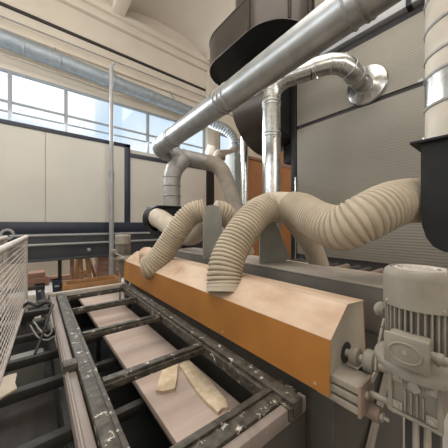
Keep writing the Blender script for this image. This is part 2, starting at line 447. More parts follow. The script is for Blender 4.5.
# ------------------------------------------------------------------ black hoods
def hood(label, x0, y1, size, port):
    """box with rounded belly: x0 near side face, y1 the face that carries the hose"""
    t = thing('dust_hood', label, 'hood', (x0+.25, y1-.2, 1.5), 'black hoods of the extraction duct')
    s = size; zt = 2.07
    prof = [(y1, zt), (y1, 1.70), (y1-.006, 1.64), (y1-.022, 1.58), (y1-.05, 1.535), (y1-.09, 1.512), (y1-.14, 1.505), (y1-s, 1.50), (y1-s, zt)]
    MB().prism([V((x0, y, z)) for y, z in prof], (s, 0, 0)).build('hood_shell', M['blackp'], t, ang=28)
    MB().box((x0-.035, y1-s-.03, zt), (x0+s+.05, y1+.04, zt+.014), .003).build('top_flange', M['blackp'], t)
    for bx, by in ((.02, -.01), (.25, .015), (.02, -.25), (.45, .015)):
        MB().rev((x0+bx, y1+by, zt+.014), (0, 0, 1), [(0, .012), (.01, .012), (.01, .007), (.022, .007)], 8).build('bolt', M['galv'], t)
        MB().rev((x0+bx, y1+by, zt), (0, 0, -1), [(0, .011), (.014, .011)], 6).build('bolt', M['galv'], t)
    q, d_, r = port
    MB().rev(q, d_, [(-.02, r*.92), (.05, r*.92), (.05, r*.88)], 32).build('hose_port', M['dustduct'], t)
    return t
hood('near black hood at the right edge under the thick dusty duct', 1.60, .33, .48, (V((1.86, .33, 1.785)), V((-.05, 1, 0)), .13))
lh = at(172, 215, d=4.16)
t = thing('dust_hood', 'far small black hood behind the beige hoses under the branch duct', 'hood', (lh.x, lh.y, 1.4), 'black hoods of the extraction duct')
MB().box((lh.x-.30, lh.y-.2, 1.42), (lh.x+.2, lh.y+.25, 1.92), .02).build('hood_shell', M['blackp'], t)
MB().box((lh.x-.34, lh.y-.24, 1.92), (lh.x+.24, lh.y+.28, 1.945), .004).build('top_flange', M['blackp'], t)
pc = at(157, 218, d=3.9)
MB().rev(pc+V((-.03, .12, 0)), (.35, -1, -.1), [(0, .20), (.12, .20), (.12, .165), (.10, .16)], 32).build('hose_port', M['blackp'], t)
MB().rev(pc+V((.0, .02, 0)), (.35, -1, -.1), [(0, .165), (.04, .165), (.04, .145)], 32).build('port_ring', M['dustgrey'], t)
MB().box((lh.x-.3, lh.y-.15, 0), (lh.x-.25, lh.y-.1, 1.42)).build('leg', M['blackp'], t)
MB().box((lh.x+.15, lh.y-.15, 0), (lh.x+.2, lh.y-.1, 1.42)).build('leg', M['blackp'], t)

# ------------------------------------------------------------------ the edge machine
mb_ = thing('machine_base', 'olive grey machine body below the orange cover', 'machine base', (1.4, 1.8, 0))
MB().box((1.015, .50, 0), (1.98, 3.2, .90), .02).build('base_body', M['baseside'], mb_)
MB().box((1.36, .50, .9), (1.90, 3.1, 1.02), .01).build('base_saddle', M['baseside'], mb_)
MB().bar((1.03, .48, .18), (1.6, .48, .80), .05, .02, V((0, 1, 0))).build('brace', M['bracket'], mb_)
rb = thing('cross_beam', 'long dusty grey box beam lying behind the orange cover', 'beam', (1.7, 1.7, 1.02))
MB().box((1.54, .30, 1.02), (1.91, 3.05, 1.285), .008).build('beam_body', M['beamside'], rb)
MB().box((1.535, .295, 1.285), (1.915, 3.055, 1.30), .004).build('top_sheet', M['beamtop'], rb)

cy0, cy1 = .50, 3.27
cvr = thing('blade_cover', 'long faceted orange cover with pale dust on its top', 'cover', (1.13, 1.9, .93))
T_ = .004
F, S, R1, R2, BK = (.962, .935), (.974, 1.163), (1.13, 1.28), (1.31, 1.262), (1.34, 1.0)
def strip(a, b, y0, y1):
    a, b = V((a[0], 0, a[1])), V((b[0], 0, b[1])); n = (b-a).cross(V((0, 1, 0))).normalized()*T_
    m = MB(); P = [a, b, b+n, a+n]
    m.prism([V((p.x, y0, p.z)) for p in P], (0, y1-y0, 0)); return m
fp = strip(F, S, cy0-.004, cy1+.004).build('front_panel', M['orange'], cvr, False)
strip(S, R1, cy0-.004, cy1+.004).build('sloped_top', M['dusttop'], cvr, False)
strip(R1, R2, cy0-.004, cy1+.004).build('ridge_top', M['dusttop'], cvr, False)
strip(R2, BK, cy0, cy1).build('back_panel', M['orange'], cvr, False)
MB().box((1.0, cy0+.01, .926), (1.33, cy1-.01, .932)).build('underside', M['orange'], cvr)
prof = [F, S, R1, R2, BK, (1.33, .935)]
hole = V((1.12, cy0, 1.075))
MB().prism([V((x, cy0+.002, z)) for x, z in prof], (0, .004, 0)).build('end_cap', M['endcap'], cvr)
MB().rev(hole+V((0, .001, -.01)), (0, -1, 0), [(0, .047), (.003, .047)], 24).build('shaft_hole_shade', M['insideshade'], cvr)  # flat dark disc, the hole's inner shade put into colour
MB().prism([V((x, cy1-.006, z)) for x, z in prof], (0, .004, 0)).build('end_cap', M['orange'], cvr)
for y in (.56, 1.2, 2.0, 2.7): MB().rev((.9635, y, .958), (-1, 0, 0), [(0, .009), (.004, .009), (.007, .004)], 10).build('screw', M['bracket'], fp)
for y in (1.32, 1.95, 2.6): MB().bar((.976, y, 1.168), (1.13, y, 1.286), .004, .004).build('seam', M['dusttop'], cvr)

# shaft and bracket at the near end
ds = thing('drive_shaft', 'short dusty shaft with discs between orange cover and near motor', 'shaft', (1.12, .4, 1.06))
MB().cyl((1.12, .30, 1.065), (1.12, .52, 1.065), .018, 20).build('shaft', M['bracket'], ds)
MB().rev((1.12, .475, 1.065), (0, -1, 0), [(0, .036), (.012, .04), (.03, .04), (.036, .03)], 28).build('disc', M['motor'], ds)
MB().rev((1.13, .425, 1.065), (0, -1, 0), [(0, .036), (.008, .046), (.04, .046), (.05, .032)], 28).build('disc', M['motor'], ds)
bk = thing('end_bracket', 'dusty aluminium bracket with tension rod on the near end of the orange cover', 'bracket', (1.03, .44, .93))
ch = MB()
ch.box((.978, .392, .915), (1.10, .56, .943), .002).box((1.0, .392, .943), (1.09, .56, .954), .0).box((.978, .392, .954), (1.10, .56, .983), .002).box((1.0, .392, .983), (1.09, .56, .994), .0).box((.978, .392, .994), (1.10, .56, 1.022), .002)
ch.build('channel', M['bracket'], bk)
MB().box((.974, .380, .908), (1.11, .392, 1.03), .002).build('end_plate', M['rust'], bk)
MB().rev((1.02, .380, .985), (0, -1, 0), [(0, .014), (.01, .014), (.012, .009)], 6).build('bolt', M['bracket'], bk)
rod = MB().cyl((1.065, .385, .97), (1.065, .285, .97), .0125, 18).build('tension_rod', M['bracket'], bk)
for y, r in ((.318, .022), (.303, .026), (.286, .017), (.274, .012)):
    MB().rev((1.065, y, .97), (0, -1, 0), [(0, r*.9), (.003, r), (.009, r), (.012, r*.9)], 6 if r < .02 else 20).build('nut', M['bracket'], bk)
arm = [V((1.085, .39, .985)), V((1.10, .37, 1.05)), V((1.125, .375, 1.10)), V((1.145, .36, 1.22)), V((1.19, .35, 1.31))]
am = MB()
for i in range(len(arm)-1): am.bar(arm[i], arm[i+1], .035, .009, V((0, 1, 0)), .002)
am.build('bent_arm', M['bracket'], bk)
MB().rev(at(378, 308, d=.98), (-.5, -.6, .1), [(0, .012), (.02, .03), (.04, .03), (.055, .016)], 18).build('knob', M['motor'], bk)
MB().cyl((1.065, .42, .905), (1.065, .345, .90), .03, 20).build('guide_roller', M['rust'], bk)
MB().rev((1.065, .345, .90), (0, -1, 0), [(0, .018), (.012, .018), (.012, .008), (.03, .008)], 6).build('roller_bolt', M['bracket'], bk)

# gear motor
def motor(cx, cy, label):
    t = thing('gear_motor', label, 'motor', (cx, cy, 1.0), 'gear motors of the orange machine')
    def R(prof, n=40, **k): return MB().rev((cx, cy, 0), (0, 0, 1), prof, n, **k)
    R([(1.372, .094), (1.372, .1055), (1.468, .1055), (1.488, .101), (1.498, .090), (1.4985, .086), (1.480, .084)], 48, cap0=False, cap1=False).build('fan_cover', M['motor'], t)
    R([(1.448, .0855), (1.450, .0855)], 40).build('grille_shade_disc', M['insideshade'], t)  # dark disc paints the shade behind the grille slots
    g = MB()
    for r in (.016, .044, .068): g.tube([V((cx+math.cos(a)*r, cy+math.sin(a)*r, 1.4955)) for a in [2*PI*i/28 for i in range(29)]], .0042, 6, False)
    for i in range(11):
        a = 2*PI*i/11; b = a+.35
        g.bar((cx+math.cos(a)*.012, cy+math.sin(a)*.012, 1.494), (cx+math.cos(b)*.086, cy+math.sin(b)*.086, 1.494), .0065, .006)
    g.build('fan_grille', M['white'], t)
    for k in range(4):
        a = PI/4+PI/2*k; MB().rev((cx+math.cos(a)*.105, cy+math.sin(a)*.105, 1.385), (math.cos(a), math.sin(a), 0), [(0, .006), (.004, .005)], 8).build('cover_screw', M['bracket'], t)
    b = R([(1.20, .080), (1.378, .080)])
    for i in range(36):
        a = 2*PI*i/36; c_, s_ = math.cos(a), math.sin(a)
        b.bar((cx+c_*.088, cy+s_*.088, 1.21), (cx+c_*.088, cy+s_*.088, 1.375), .0058, .024, V((c_, s_, 0)), .0015)
    b.build('finned_body', M['motor'], t)
    R([(1.150, .062), (1.152, .118), (1.158, .130), (1.174, .134), (1.186, .130), (1.200, .112), (1.212, .100), (1.222, .080)], 44).build('mounting_flange', M['motor'], t)
    for k in range(4):
        a = PI/4+.1+PI/2*k; MB().rev((cx+math.cos(a)*.106, cy+math.sin(a)*.106, 1.184), (0, 0, 1), [(0, .011), (.012, .011), (.014, .006)], 6).build('flange_bolt', M['bracket'], t)
    # terminal box on the side of the body
    tb = MB().box((cx-.140, cy-.052, 1.212), (cx-.078, cy+.058, 1.298), .012).build('terminal_box', M['motor'], t)
    ld = MB().box((cx-.152, cy-.056, 1.204), (cx-.138, cy+.062, 1.303), .006).build('lid', M['motor'], tb)
    MB().rev((cx-.152, cy+.005, 1.252), (-1, 0, 0), [(0, .0075), (.004, .0075), (.005, .004)], 12).build('lid_screw', M['bracket'], tb)
    e = [V((cx-.1525, cy+.004+math.cos(a)*.042, 1.251+math.sin(a)*.030)) for a in [2*PI*i/24 for i in range(25)]]
    MB().tube(e, .0035, 8).build('lid_ridge', M['motor'], tb)
    gl = MB().rev((cx-.115, cy-.05, 1.255), (0, -1, -.05), [(0, .014), (.016, .014), (.016, .017), (.03, .017), (.03, .012), (.045, .011)], 12).build('cable_gland', M['motor'], t)
    smooth_tube([(cx-.115, cy-.09, 1.253), (cx-.11, cy-.17, 1.245), (cx-.06, cy-.27, 1.2), (cx, cy-.3, 1.0), (cx+.02, cy-.3, .75)], .008, .02, 10).build('power_cable', M['greycable'], t)
    # worm gearbox below
    gx = MB().box((cx-.062, cy-.066, 1.012), (cx+.07, cy+.068, 1.142), .006).build('gearbox', M['motor'], t)
    f = MB()
    f.box((cx-.074, cy-.072, 1.0), (cx-.058, cy+.074, 1.012), .003).box((cx-.074, cy-.072, 1.138), (cx-.058, cy+.074, 1.150), .003)
    f.box((cx-.072, cy-.072, 1.0), (cx-.058, cy-.058, 1.15), .003).box((cx-.072, cy+.060, 1.0), (cx-.058, cy+.074, 1.15), .003)
    for y in (-.024, -.008, .008, .024): f.box((cx-.072, cy+y-.003, 1.02), (cx-.06, cy+y+.003, 1.092), .001)
    f.build('ribbed_face', M['motor'], gx)
    for y, z in ((-.045, 1.028), (.047, 1.028), (-.045, 1.122), (.047, 1.122)):
        q = MB().box((cx-.07, cy+y-.016, z-.014), (cx-.06, cy+y+.016, z+.014), .003); q.rev((cx-.07, cy+y, z), (-1, 0, 0), [(0, .010), (.005, .010), (.007, .005)], 6)
        q.build('corner_lug', M['bracket'], gx)
    MB().rev((cx-.06, cy+.0, 1.112), (-1, 0, 0), [(0, .017), (.012, .017), (.015, .010)], 18).build('filler_plug', M['bracket'], gx)
    for y in (-.03, .0): MB().cyl((cx-.045, cy+y, 0), (cx-.045, cy+y, 1.012), .010, 12).build('stay_tube', M['bracket'], t)
    MB().box((cx+.03, cy-.05, .0), (cx+.068, cy+.05, 1.012), .004).build('pedestal', M['dkgrey'], t)
    return t
g1 = motor(1.05, .22, 'near dusty grey gear motor with finned body at the right edge')
def copy_tree(o, parent=None):
    c_ = o.copy(); C.objects.link(c_)
    if parent: c_.parent = parent
    for ch_ in list(o.children): copy_tree(ch_, c_)
    return c_
g2 = copy_tree(g1); g2.location = (1.02, 3.52, 1.0)
g2['label'] = 'far grey gear motor beyond the far end of the orange cover'

# ------------------------------------------------------------------ hoses and their plates
def hose(name, label, pts, r, m='hose', pitch=.027, cuffs=(True, True), depth=.11, group='beige hoses of the extraction'):
    t = thing(name, label, 'hose', pts[0], group)
    ribbed(pts, r, pitch, depth, 32).build('ribbed_tube', M[m], t)
    P = [V(p) for p in pts]
    if cuffs[0]: MB().cyl(P[0]-(P[1]-P[0]).normalized()*.02, P[0]+(P[1]-P[0]).normalized()*.03, r*1.02, 32).build('cuff', M['sleeve'], t)
    if cuffs[1]: MB().cyl(P[-1]-(P[-1]-P[-2]).normalized()*.03, P[-1]+(P[-1]-P[-2]).normalized()*.02, r*1.02, 32).build('cuff', M['sleeve'], t)
    return t
RH = .122
hB = [at(224.5, 289, d=1.66), at(225, 270, d=1.70), at(231, 251, d=1.76), at(243, 231, d=1.84), at(257, 214, d=1.95), at(270, 207, d=2.05)]
hose('flexible_hose', 'ribbed beige hose rising from the middle of the orange cover', hB, RH, cuffs=(True, False))
hT = [at(269, 207, d=2.05), at(278, 206, d=2.06), at(287, 206.5, d=2.03), at(294, 208, d=1.98)]
tt = thing('hose_joint', 'smooth beige sleeve joining two ribbed hoses above the trapezoid plate', 'sleeve', hT[1])
smooth_tube(hT, RH*1.0, .02).build('sleeve_tube', M['sleeve'], tt)
for q in (0, -1):
    band(hT[q], hT[1]-hT[0] if q == 0 else hT[-1]-hT[-2], RH, .02, .006).build('clamp_band', M['sleeve'], tt)
hU = [at(292, 207.5, d=2.0), at(303, 211, d=1.86), at(318, 221, d=1.64), at(340, 228, d=1.43), at(362, 219, d=1.35), at(384, 207.5, d=1.37), at(398, 202.5, d=1.42), at(409, 200.5, d=1.46)]
hh = hose('flexible_hose', 'thick ribbed beige hose sagging into the near black hood', hU, .131, cuffs=(False, False), pitch=.0265)
smooth_tube([at(407.5, 200.6, d=1.455), at(414, 199.5, d=1.48), V((1.80, .455, 1.785)), V((1.85, .37, 1.785))], .130, .01, 36).build('end_sleeve', M['hose'], hh)
hC = [at(288, 212, d=2.1), at(300, 228, d=2.25), at(311, 245, d=2.36), at(318, 262, d=2.42), at(320, 272, d=2.45)]
tC = thing('cloth_sleeve', 'smooth pale sleeve dropping behind the grey beam', 'sleeve', hC[0])
smooth_tube(hC, .095, .03).build('sleeve_tube', M['sleeve'], tC)

hA = [at(146.5, 268, d=2.50), at(152, 266, d=2.49), at(160, 257.5, d=2.50), at(171, 241, d=2.52), at(183, 223, d=2.53), at(193, 213.5, d=2.54), at(205, 210.5, d=2.55)]
hose('flexible_hose', 'ribbed beige hose rising from the far end of the orange cover', hA, .12, cuffs=(False, False))
hs = thing('hose_spigot', 'round dusty spigot elbow at the foot of the far beige hose', 'elbow', at(147, 258, d=2.82))
sc_ = at(146.5, 254.5, d=2.83)
smooth_tube([V((sc_.x, sc_.y, 1.2)), sc_+V((0, 0, -.05)), sc_+V((.01, -.03, .0)), sc_+V((.03, -.1, -.03))], .085, .015).build('elbow_tube', M['dusttop'], hs)
MB().ball(sc_+V((0, 0, .0)), .088).build('elbow_dome', M['dusttop'], hs)
hA2 = [at(214, 210.5, d=2.66), at(224, 213, d=2.7), at(233, 224, d=2.8), at(240, 238, d=2.9), at(245, 254, d=2.95)]
hose('flexible_hose', 'ribbed beige hose dropping behind the round topped plate', hA2, .115, cuffs=(False, False))
hL = [at(157, 217.5, d=3.86), at(162, 220, d=3.72), at(171, 227, d=3.5), at(182, 234, d=3.25), at(194, 234, d=3.05), at(207, 219, d=2.85)]
tL = thing('cloth_sleeve', 'smooth beige sleeve coming out of the round port of the far hood', 'sleeve', hL[0])
smooth_tube(hL, (.15, .125), .04).build('sleeve_tube', M['sleeve'], tL)

# upright plates on the beam
pl = thing('support_plate', 'upright grey plate with rounded top holding the far hoses', 'plate', (1.66, 2.06, 1.3))
px0 = at(203.5, 224, Y=2.02).x; px1 = at(222, 224, Y=2.02).x
cxp = (px0+px1)/2; rw = (px1-px0)/2
pts = [V((px0, 2.02, 1.3)), V((px1, 2.02, 1.3))]+[V((cxp+rw*math.cos(t), 2.02, 1.775+rw*.62*math.sin(t))) for t in [PI*i/14 for i in range(15)]]
MB().prism(pts, (0, .012, 0)).build('face_plate', M['plate'], pl, ang=25)
MB().box((px1-.012, 2.033, 1.3), (px1, 2.12, 1.76)).build('side_flange', M['plate'], pl)
pr = thing('support_plate', 'trapezoid grey plate under the smooth sleeve on the grey beam', 'plate', (1.7, 1.4, 1.3))
YG = 1.42
g0, g1_, g2_, g3 = at(260, 224, Y=YG).x, at(291, 224, Y=YG).x, at(276, 224, Y=YG).x, at(263, 224, Y=YG).x
MB().prism([V((g0, YG, 1.3)), V((g1_, YG, 1.3)), V((g2_, YG, 1.66)), V((g0, YG, 1.66))], (0, .012, 0)).build('gusset', M['plate'], pr)
MB().box((g0-.02, YG-.05, 1.66), (g1_, YG+.14, 1.675), .003).build('top_flange', M['plate'], pr)
# the second cover on the other side of the beam
c2 = thing('blade_cover', 'dusty cover on the hidden side of the grey beam', 'cover', (2.25, 1.9, .93))
P2 = [(2.05, .93), (2.05, 1.12), (2.2, 1.24), (2.38, 1.22), (2.46, 1.1), (2.46, .93)]
MB().prism([V((x, .7, z)) for x, z in P2], (0, 2.5, 0)).build('cover_shell', M['dusttop'], c2)
MB().box((2.03, .75, 0), (2.44, 3.1, .925), .01).build('base_body', M['baseside'], c2)

# ------------------------------------------------------------------ ladder frame table
ZF = .90
lf = thing('ladder_frame', 'green black steel ladder frame speckled with white paint', 'frame', (.5, 1.8, 0))
def rail(name, a, b, m, lip=None):
    o = MB().box(a, b, .004).build(name, m, lf); return o
o = rail('side_rail', (.203, .42, ZF-.07), (.258, 3.14, ZF), M['frame'])
MB().box((.261, .42, ZF-.07), (.282, 3.14, ZF-.012), .003).build('inner_lip', M['frame'], o)
o = rail('side_rail', (.875, .60, ZF-.07), (.940, 3.14, ZF), M['frame'])
MB().box((.850, .60, ZF-.07), (.872, 3.14, ZF-.014), .003).build('inner_lip', M['frame'], o)
for y in (1.25, 1.885, 2.48, 2.98):
    o = MB().box((.284, y, ZF-.05), (.848, y+.04, ZF-.002), .004).build('cross_bar', M['frame'], lf)
    MB().box((.284, y-.014, ZF-.05), (.848, y-.002, ZF-.018), .002).build('bar_lip', M['frame'], o)
MB().box((.284, .715, ZF-.06), (.965, .745, ZF-.004), .004).build('end_bar', M['frame'], lf)
MB().box((.284, .655, ZF-.075), (.975, .712, ZF-.012), .004).build('end_bar', M['frame'], lf)
MB().box((.284, .612, ZF-.09), (.985, .652, ZF-.022), .006).build('end_strip', M['pinkrail'], lf)
MB().box((.284, .616, ZF-.45), (.985, .65, ZF-.092), .004).build('end_apron', M['baseside'], lf)
for x, y in ((.21, .7), (.88, .66), (.21, 3.085), (.925, 3.085)):
    MB().box((x, y, 0), (x+.05, y+.05, ZF-.08), .003).build('leg', M['framecut'], lf)
MB().box((.145, .42, ZF-.10), (.198, 3.2, ZF-.03), .006).build('guide_rail', M['pinkrail'], lf)
MB().cyl((.158, .5, ZF-.028), (.158, 3.1, ZF-.028), .007, 10).build('guide_bead', M['pinkrail'], lf)
clp = V((.175, 1.52, ZF))
MB().box(clp+V((-.035, -.04, -.06)), clp+V((.03, .03, .012)), .006).build('clamp_block', M['frame'], lf)
MB().box((.15, 3.16, ZF-.08), (.94, 3.22, ZF+.0), .006).build('far_stop', M['beamtop'], lf)
lf.rotation_euler = (0, 0, math.radians(-.9))
# lower members, with added black sheets that paint the void and block light
ls = thing('lower_bed', 'cross members over added black shade sheets under the ladder frame', 'machine bed', (.4, 1.8, 0))
MB().box((.30, .78, .10), (.915, 4.0, .14)).build('pan', M['blackp'], ls)  # added black sheet, paints the dark void under the members
MB().box((.30, .78, .14), (.312, 4.0, .62)).build('light_block_sheet', M['blackp'], ls)  # added sheet that keeps light out of the void
MB().box((.312, 3.985, .14), (.915, 4.0, .60)).build('light_block_sheet', M['blackp'], ls)
for y in (.95, 1.45, 2.05, 2.6):
    MB().box((.314, y, .50), (.558, y+.05, .56), .004).build('cross_member', M['framecut'], ls)
for x in (.56, .87):
    MB().box((x, .79, .52), (x+.04, 3.98, .60), .004).build('long_member', M['framecut'], ls)
    for y in (.80, 2.86): MB().box((x, y, .142), (x+.04, y+.05, .52)).build('leg', M['framecut'], ls)
# sawn board lying low in the frame
bd = MB().box((.525, .735, .605), (.918, 4.0, .645), .003).build('sawn_board', M['board'])
tag(bd, 'long pinkish sawn board lying low inside the ladder frame', 'board')
def piece(label, pix, z, th, thick_m='offcut'):
    pts = [at(x, y, Z=z+th) for x, y in pix]
    o = V((sum(p.x for p in pts)/len(pts), sum(p.y for p in pts)/len(pts), z))
    m = MB(); m.prism([V((p.x, p.y, z)) for p in pts], (0, 0, th)); ob = m.build('wood_offcut', M[thick_m], None)
    return tag(ob, label, 'offcut', 'broken wood offcuts')
piece('short splintered wood offcut on the pinkish board', [(162, 369), (168, 366), (178, 363), (177, 376), (175, 388), (163, 391), (156, 390), (159, 380)], .646, .02)
piece('long splintered wood offcut beside the shorter one on the pinkish board', [(179, 365), (184, 362), (190, 361), (200, 371), (209, 379), (216, 388), (226, 399), (228, 407), (222, 408), (218, 412), (207, 402), (198, 392), (190, 381), (184, 371)], .646, .02)

# ------------------------------------------------------------------ left side: lower frame, guard, clutter
sf = thing('side_frame', 'low dark steel frame with cross beams beside the ladder frame', 'frame', (-.4, 1.7, 0))
ZS = .66
for y, w in ((1.36, .05), (1.86, .06), (2.28, .05), (2.75, .05), (3.47, .06), (4.85, .05)):
    MB().box((-1.0, y, ZS-.06), (.185, y+w, ZS), .004).build('cross_beam', M['framecut'], sf)
MB().box((.145, 1.0, ZS-.25), (.185, 4.92, ZS-.09), .004).build('long_beam', M['framecut'], sf)
MB().box((-1.0, 1.0, ZS-.25), (-.95, 4.92, ZS-.09), .004).build('long_beam', M['framecut'], sf)
for x in (-1.0, .14):
    for y in (1.05, 4.7): MB().box((x, y, 0), (x+.05, y+.05, ZS-.25)).build('leg', M['framecut'], sf)
MB().box((-.94, 1.12, .08), (.195, 4.9, .12)).build('floor_shade_sheet', M['blackp'], sf)  # black sheet added to paint the floor here as shaded
blt = tag(MB().box((-.94, 1.02, .38), (.135, 2.26, .41), .003).build('conveyor_belt', M['belt']), 'flat grey brown belt between the cross beams of the side frame', 'belt')
for x0, x1, y0, y1, z0, z1, m in ((-.12, .09, 2.36, 2.56, .42, .60, 'plate'),):
    tag(MB().box((x0, y0, z0), (x1, y1, z1), .008).build('steel_block', M[m]), 'grey steel block bolted across the low side frame', 'block')
sm = [at(x, y, Z=.685) for x, y in ((0, 377), (8, 373), (17, 371), (15, 380), (17, 386), (6, 392), (0, 396), (-8, 392), (-8, 382))]
o = MB().prism([V((p.x, p.y, .661)) for p in sm], (0, 0, .012)).build('torn_sheet', M['paper']); tag(o, 'torn pale sheet lying on the low side frame under the wire guard', 'scrap')

def cable(name, label, pts, r, m):
    mb = smooth_tube(pts, r, .02, 10); return tag(mb.build(name, M[m]), label, 'cable')
cable('cable', 'thick grey cable looping in the low side frame', [at(34, 322, Z=.80), at(40, 330, Z=.76), at(47, 336, Z=.74), at(52, 331, Z=.76), at(50, 322, Z=.8)], .007, 'greycable')
cable('cable', 'second grey cable sagging nearer the ladder frame', [at(30, 325, Z=.8), at(38, 337, Z=.72), at(48, 340, Z=.72), at(54, 336, Z=.74)], .006, 'greycable')
cable('cable', 'black cable hanging over the low side frame', [at(53, 305, Z=.92), at(48, 318, Z=.86), at(42, 336, Z=.76), at(35, 354, Z=.68)], .010, 'cable')
cable('cable', 'black cable bundle curling at the end of the guide rail', [at(20, 310, Z=.8), at(28, 303, Z=.85), at(38, 306, Z=.85), at(47, 302, Z=.88), at(55, 306, Z=.85)], .015, 'cable')
# small valve assembly at the far left corner
va = thing('valve_block', 'dark clutter of valves and pipes behind the low side frame', 'valves', at(45, 320, d=2.7))
for i, (x, y, w, h, d_) in enumerate(((44, 306, 10, 12, 2.9), (34, 312, 8, 8, 2.8), (52, 300, 6, 10, 3.0), (40, 322, 12, 6, 2.6), (28, 318, 10, 6, 2.8))):
    d_ += .4; p = at(x, y, d=d_); s_ = d_/240
    MB().box(p-V((w*s_/2, .06, h*s_/2)), p+V((w*s_/2, .06, h*s_/2)), .01).build('valve', M['dkgrey'], va)
MB().tube([at(24, 316, d=3.2), at(40, 309, d=3.2), at(58, 302, d=3.2)], .02, 12).build('pipe', M['dkgrey'], va)
VT = V((-.06, 4.15, .56))
MB().box(VT-V((.22, .12, .12)), VT+V((.22, .1, .0)), .008).build('tray', M['dkgrey'], va)
MB().box(VT-V((.03, .03, .44)), VT+V((.03, .03, -.12))).build('leg', M['dkgrey'], va)

# white wire guard
wg = thing('wire_guard', 'dusty white wire mesh guard cage at the left edge', 'guard', (-.1, 2.6, .8))
ga0, ga1 = V((-.155, 1.35, 0)), V((-.03, 3.5, 0))
def mesh_side(off, name):
    a, b = ga0+off, ga1+off; m = MB()
    L_ = (b-a).length; n = int(L_/.065)
    for i in range(n+1):
        p = a.lerp(b, i/n); m.bar(p+V((0, 0, .81)), p+V((0, 0, 1.5)), .0028, .0028, V((0, 1, 0)))
    for k in range(1, 17):
        z = .81+.69*k/17; m.bar(a+V((0, 0, z)), b+V((0, 0, z)), .0055, .0055)
    o = m.build(name, M['white'], wg, False); return o
mesh_side(V((0, 0, 0)), 'wire_mesh'); mesh_side(V((-.17, 0, 0)), 'wire_mesh')
for off in (V((0, 0, 0)), V((-.17, 0, 0))):
    MB().cyl(ga0+off+V((0, 0, 1.505)), ga1+off+V((0, 0, 1.505)), .022, 14).build('top_rail', M['white'], wg)
    MB().cyl(ga0+off+V((0, 0, .80)), ga1+off+V((0, 0, .80)), .014, 12).build('bottom_rail', M['white'], wg)
    MB().cyl(ga1+off+V((0, 0, .66)), ga1+off+V((0, 0, 1.5)), .014, 12).build('corner_post', M['white'], wg)

# ------------------------------------------------------------------ things on the floor below the beam
def ground(px, py): return at(px, py, Z=0)
for i, (px, py, h, lab) in enumerate(((40, 301, .36, 'dark blue bin nearer the wire guard on the far floor'), (56.5, 297, .40, 'dark blue bin nearer the wooden trestle on the far floor'))):
    p = ground(px, py)
    t = thing('bin', lab, 'bin', p, 'dark blue bins')
    MB().rings([[p+V((sx*w, sy*w, z)) for sx, sy in ((-1, -1), (1, -1), (1, 1), (-1, 1))] for z, w in ((0, .06), (h, .085))]).build('bin_body', M['blue'], t)
    MB().box(p+V((-.095, -.095, h-.03)), p+V((.095, .095, h)), .01).build('rim', M['blue'], t)
    MB().box(p+V((-.04, -.10, h*.6)), p+V((.04, -.07, h*.7)), .01).build('handle', M['palepipe'], t)
# trestle
p = at(83, 224, Y=7.78); p.z = 0; u = V((cs, -sn, 0)); t = thing('trestle', 'ochre wooden trestle standing under the charcoal beam', 'trestle', p)
for s_ in (-1, 1):
    MB().bar(p+u*(s_*.20), p+u*(s_*.09)+V((0, 0, 1.05)), .11, .05, V((sn, cs, 0)), .004).build('leg', M['ochre'], t)
for z, w in ((.3, .34), (.7, .26), (1.0, .2)):
    MB().bar(p-u*w*.5+V((0, 0, z)), p+u*w*.5+V((0, 0, z)), .1, .06, V((0, 0, 1)), .004).build('cross_piece', M['ochre'], t)
p2 = p+V((sn*.3, cs*.3, 0))
for s_ in (-1, 1): MB().bar(p2+u*(s_*.20), p+u*(s_*.07)+V((0, 0, 1.02)), .06, .05, V((sn, cs, 0)), .004).build('leg', M['ochre'], t)
p = at(72, 224, Y=7.75); p.z = 0
tag(MB().box(p-V((.05, .05, 0)), p+V((.05, .05, 1.1)), .006).build('timber_post', M['rosewood']), 'reddish timber post left standing beside the ochre trestle', 'post')
# crate of ochre boards in front
a, b = V((.55, 6.18, 0)), V((1.75, 6.18, 0))
ob = thing('timber_crate', 'low ochre timber crate beyond the end of the ladder frame', 'crate', a)
for z in (.04, .20): MB().box(a+V((0, 0, z)), V((b.x, a.y+.04, z+.12)), .006).build('board', M['ochre'], ob)
for z in (.04, .20): MB().box(a+V((0, .5, z)), V((b.x, a.y+.54, z+.12)), .006).build('board', M['ochre'], ob)
for x in (a.x+.02, b.x-.10):
    MB().box((x, a.y+.045, 0), (x+.08, a.y+.495, .33), .006).build('end_board', M['ochre'], ob)
MB().box((a.x+.11, a.y+.05, .0), (b.x-.11, a.y+.49, .02)).build('bottom_board', M['ochre'], ob)
# stacked reddish boards
k = 0
for px, py, n, lab in ((105.5, 283, 5, 'stack'), (120, 283, 6, 'stack')):
    p = at(px, 224, Y=7.62); p.z = 0
    for j in range(n):
        w = .19+random.uniform(-.02, .01)
        o = MB().box(p+V((-w, .1, .14*j+.001)), p+V((w, .5, .14*j+.139)), .006).build('wood_block', M['rosewood'])
        names = ['bottom', 'second', 'third', 'fourth', 'fifth', 'sixth']
        tag(o, 'reddish wood block %s from the floor in the stack %s' % (names[j] if j else 'lying lowest', 'beside the support post' if px > 110 else 'nearer the ochre trestle'), 'block', 'reddish wood blocks')
for i, (px, py, w, lab) in enumerate(((35, 287, .42, 'lower reddish board of the low pile past the wire guard'), (36, 287, .36, 'middle reddish board of the low pile past the wire guard'), (35, 287, .30, 'upper reddish board of the low pile past the wire guard'))):
    p = ground(px, py)
    tag(MB().box(p+V((-w, 0, .121*i+.001)), p+V((w*.7, .5, .121*i+.12)), .005).build('board', M['rosewood']), lab, 'board', 'low pile of reddish boards')
p = ground(60, 281)
tag(MB().box(p+V((-.9, 0, 0)), p+V((.8, .25, .14)), .01).build('floor_plank', M['rosewood']), 'reddish plank lying flat at the foot of the far wall', 'plank')

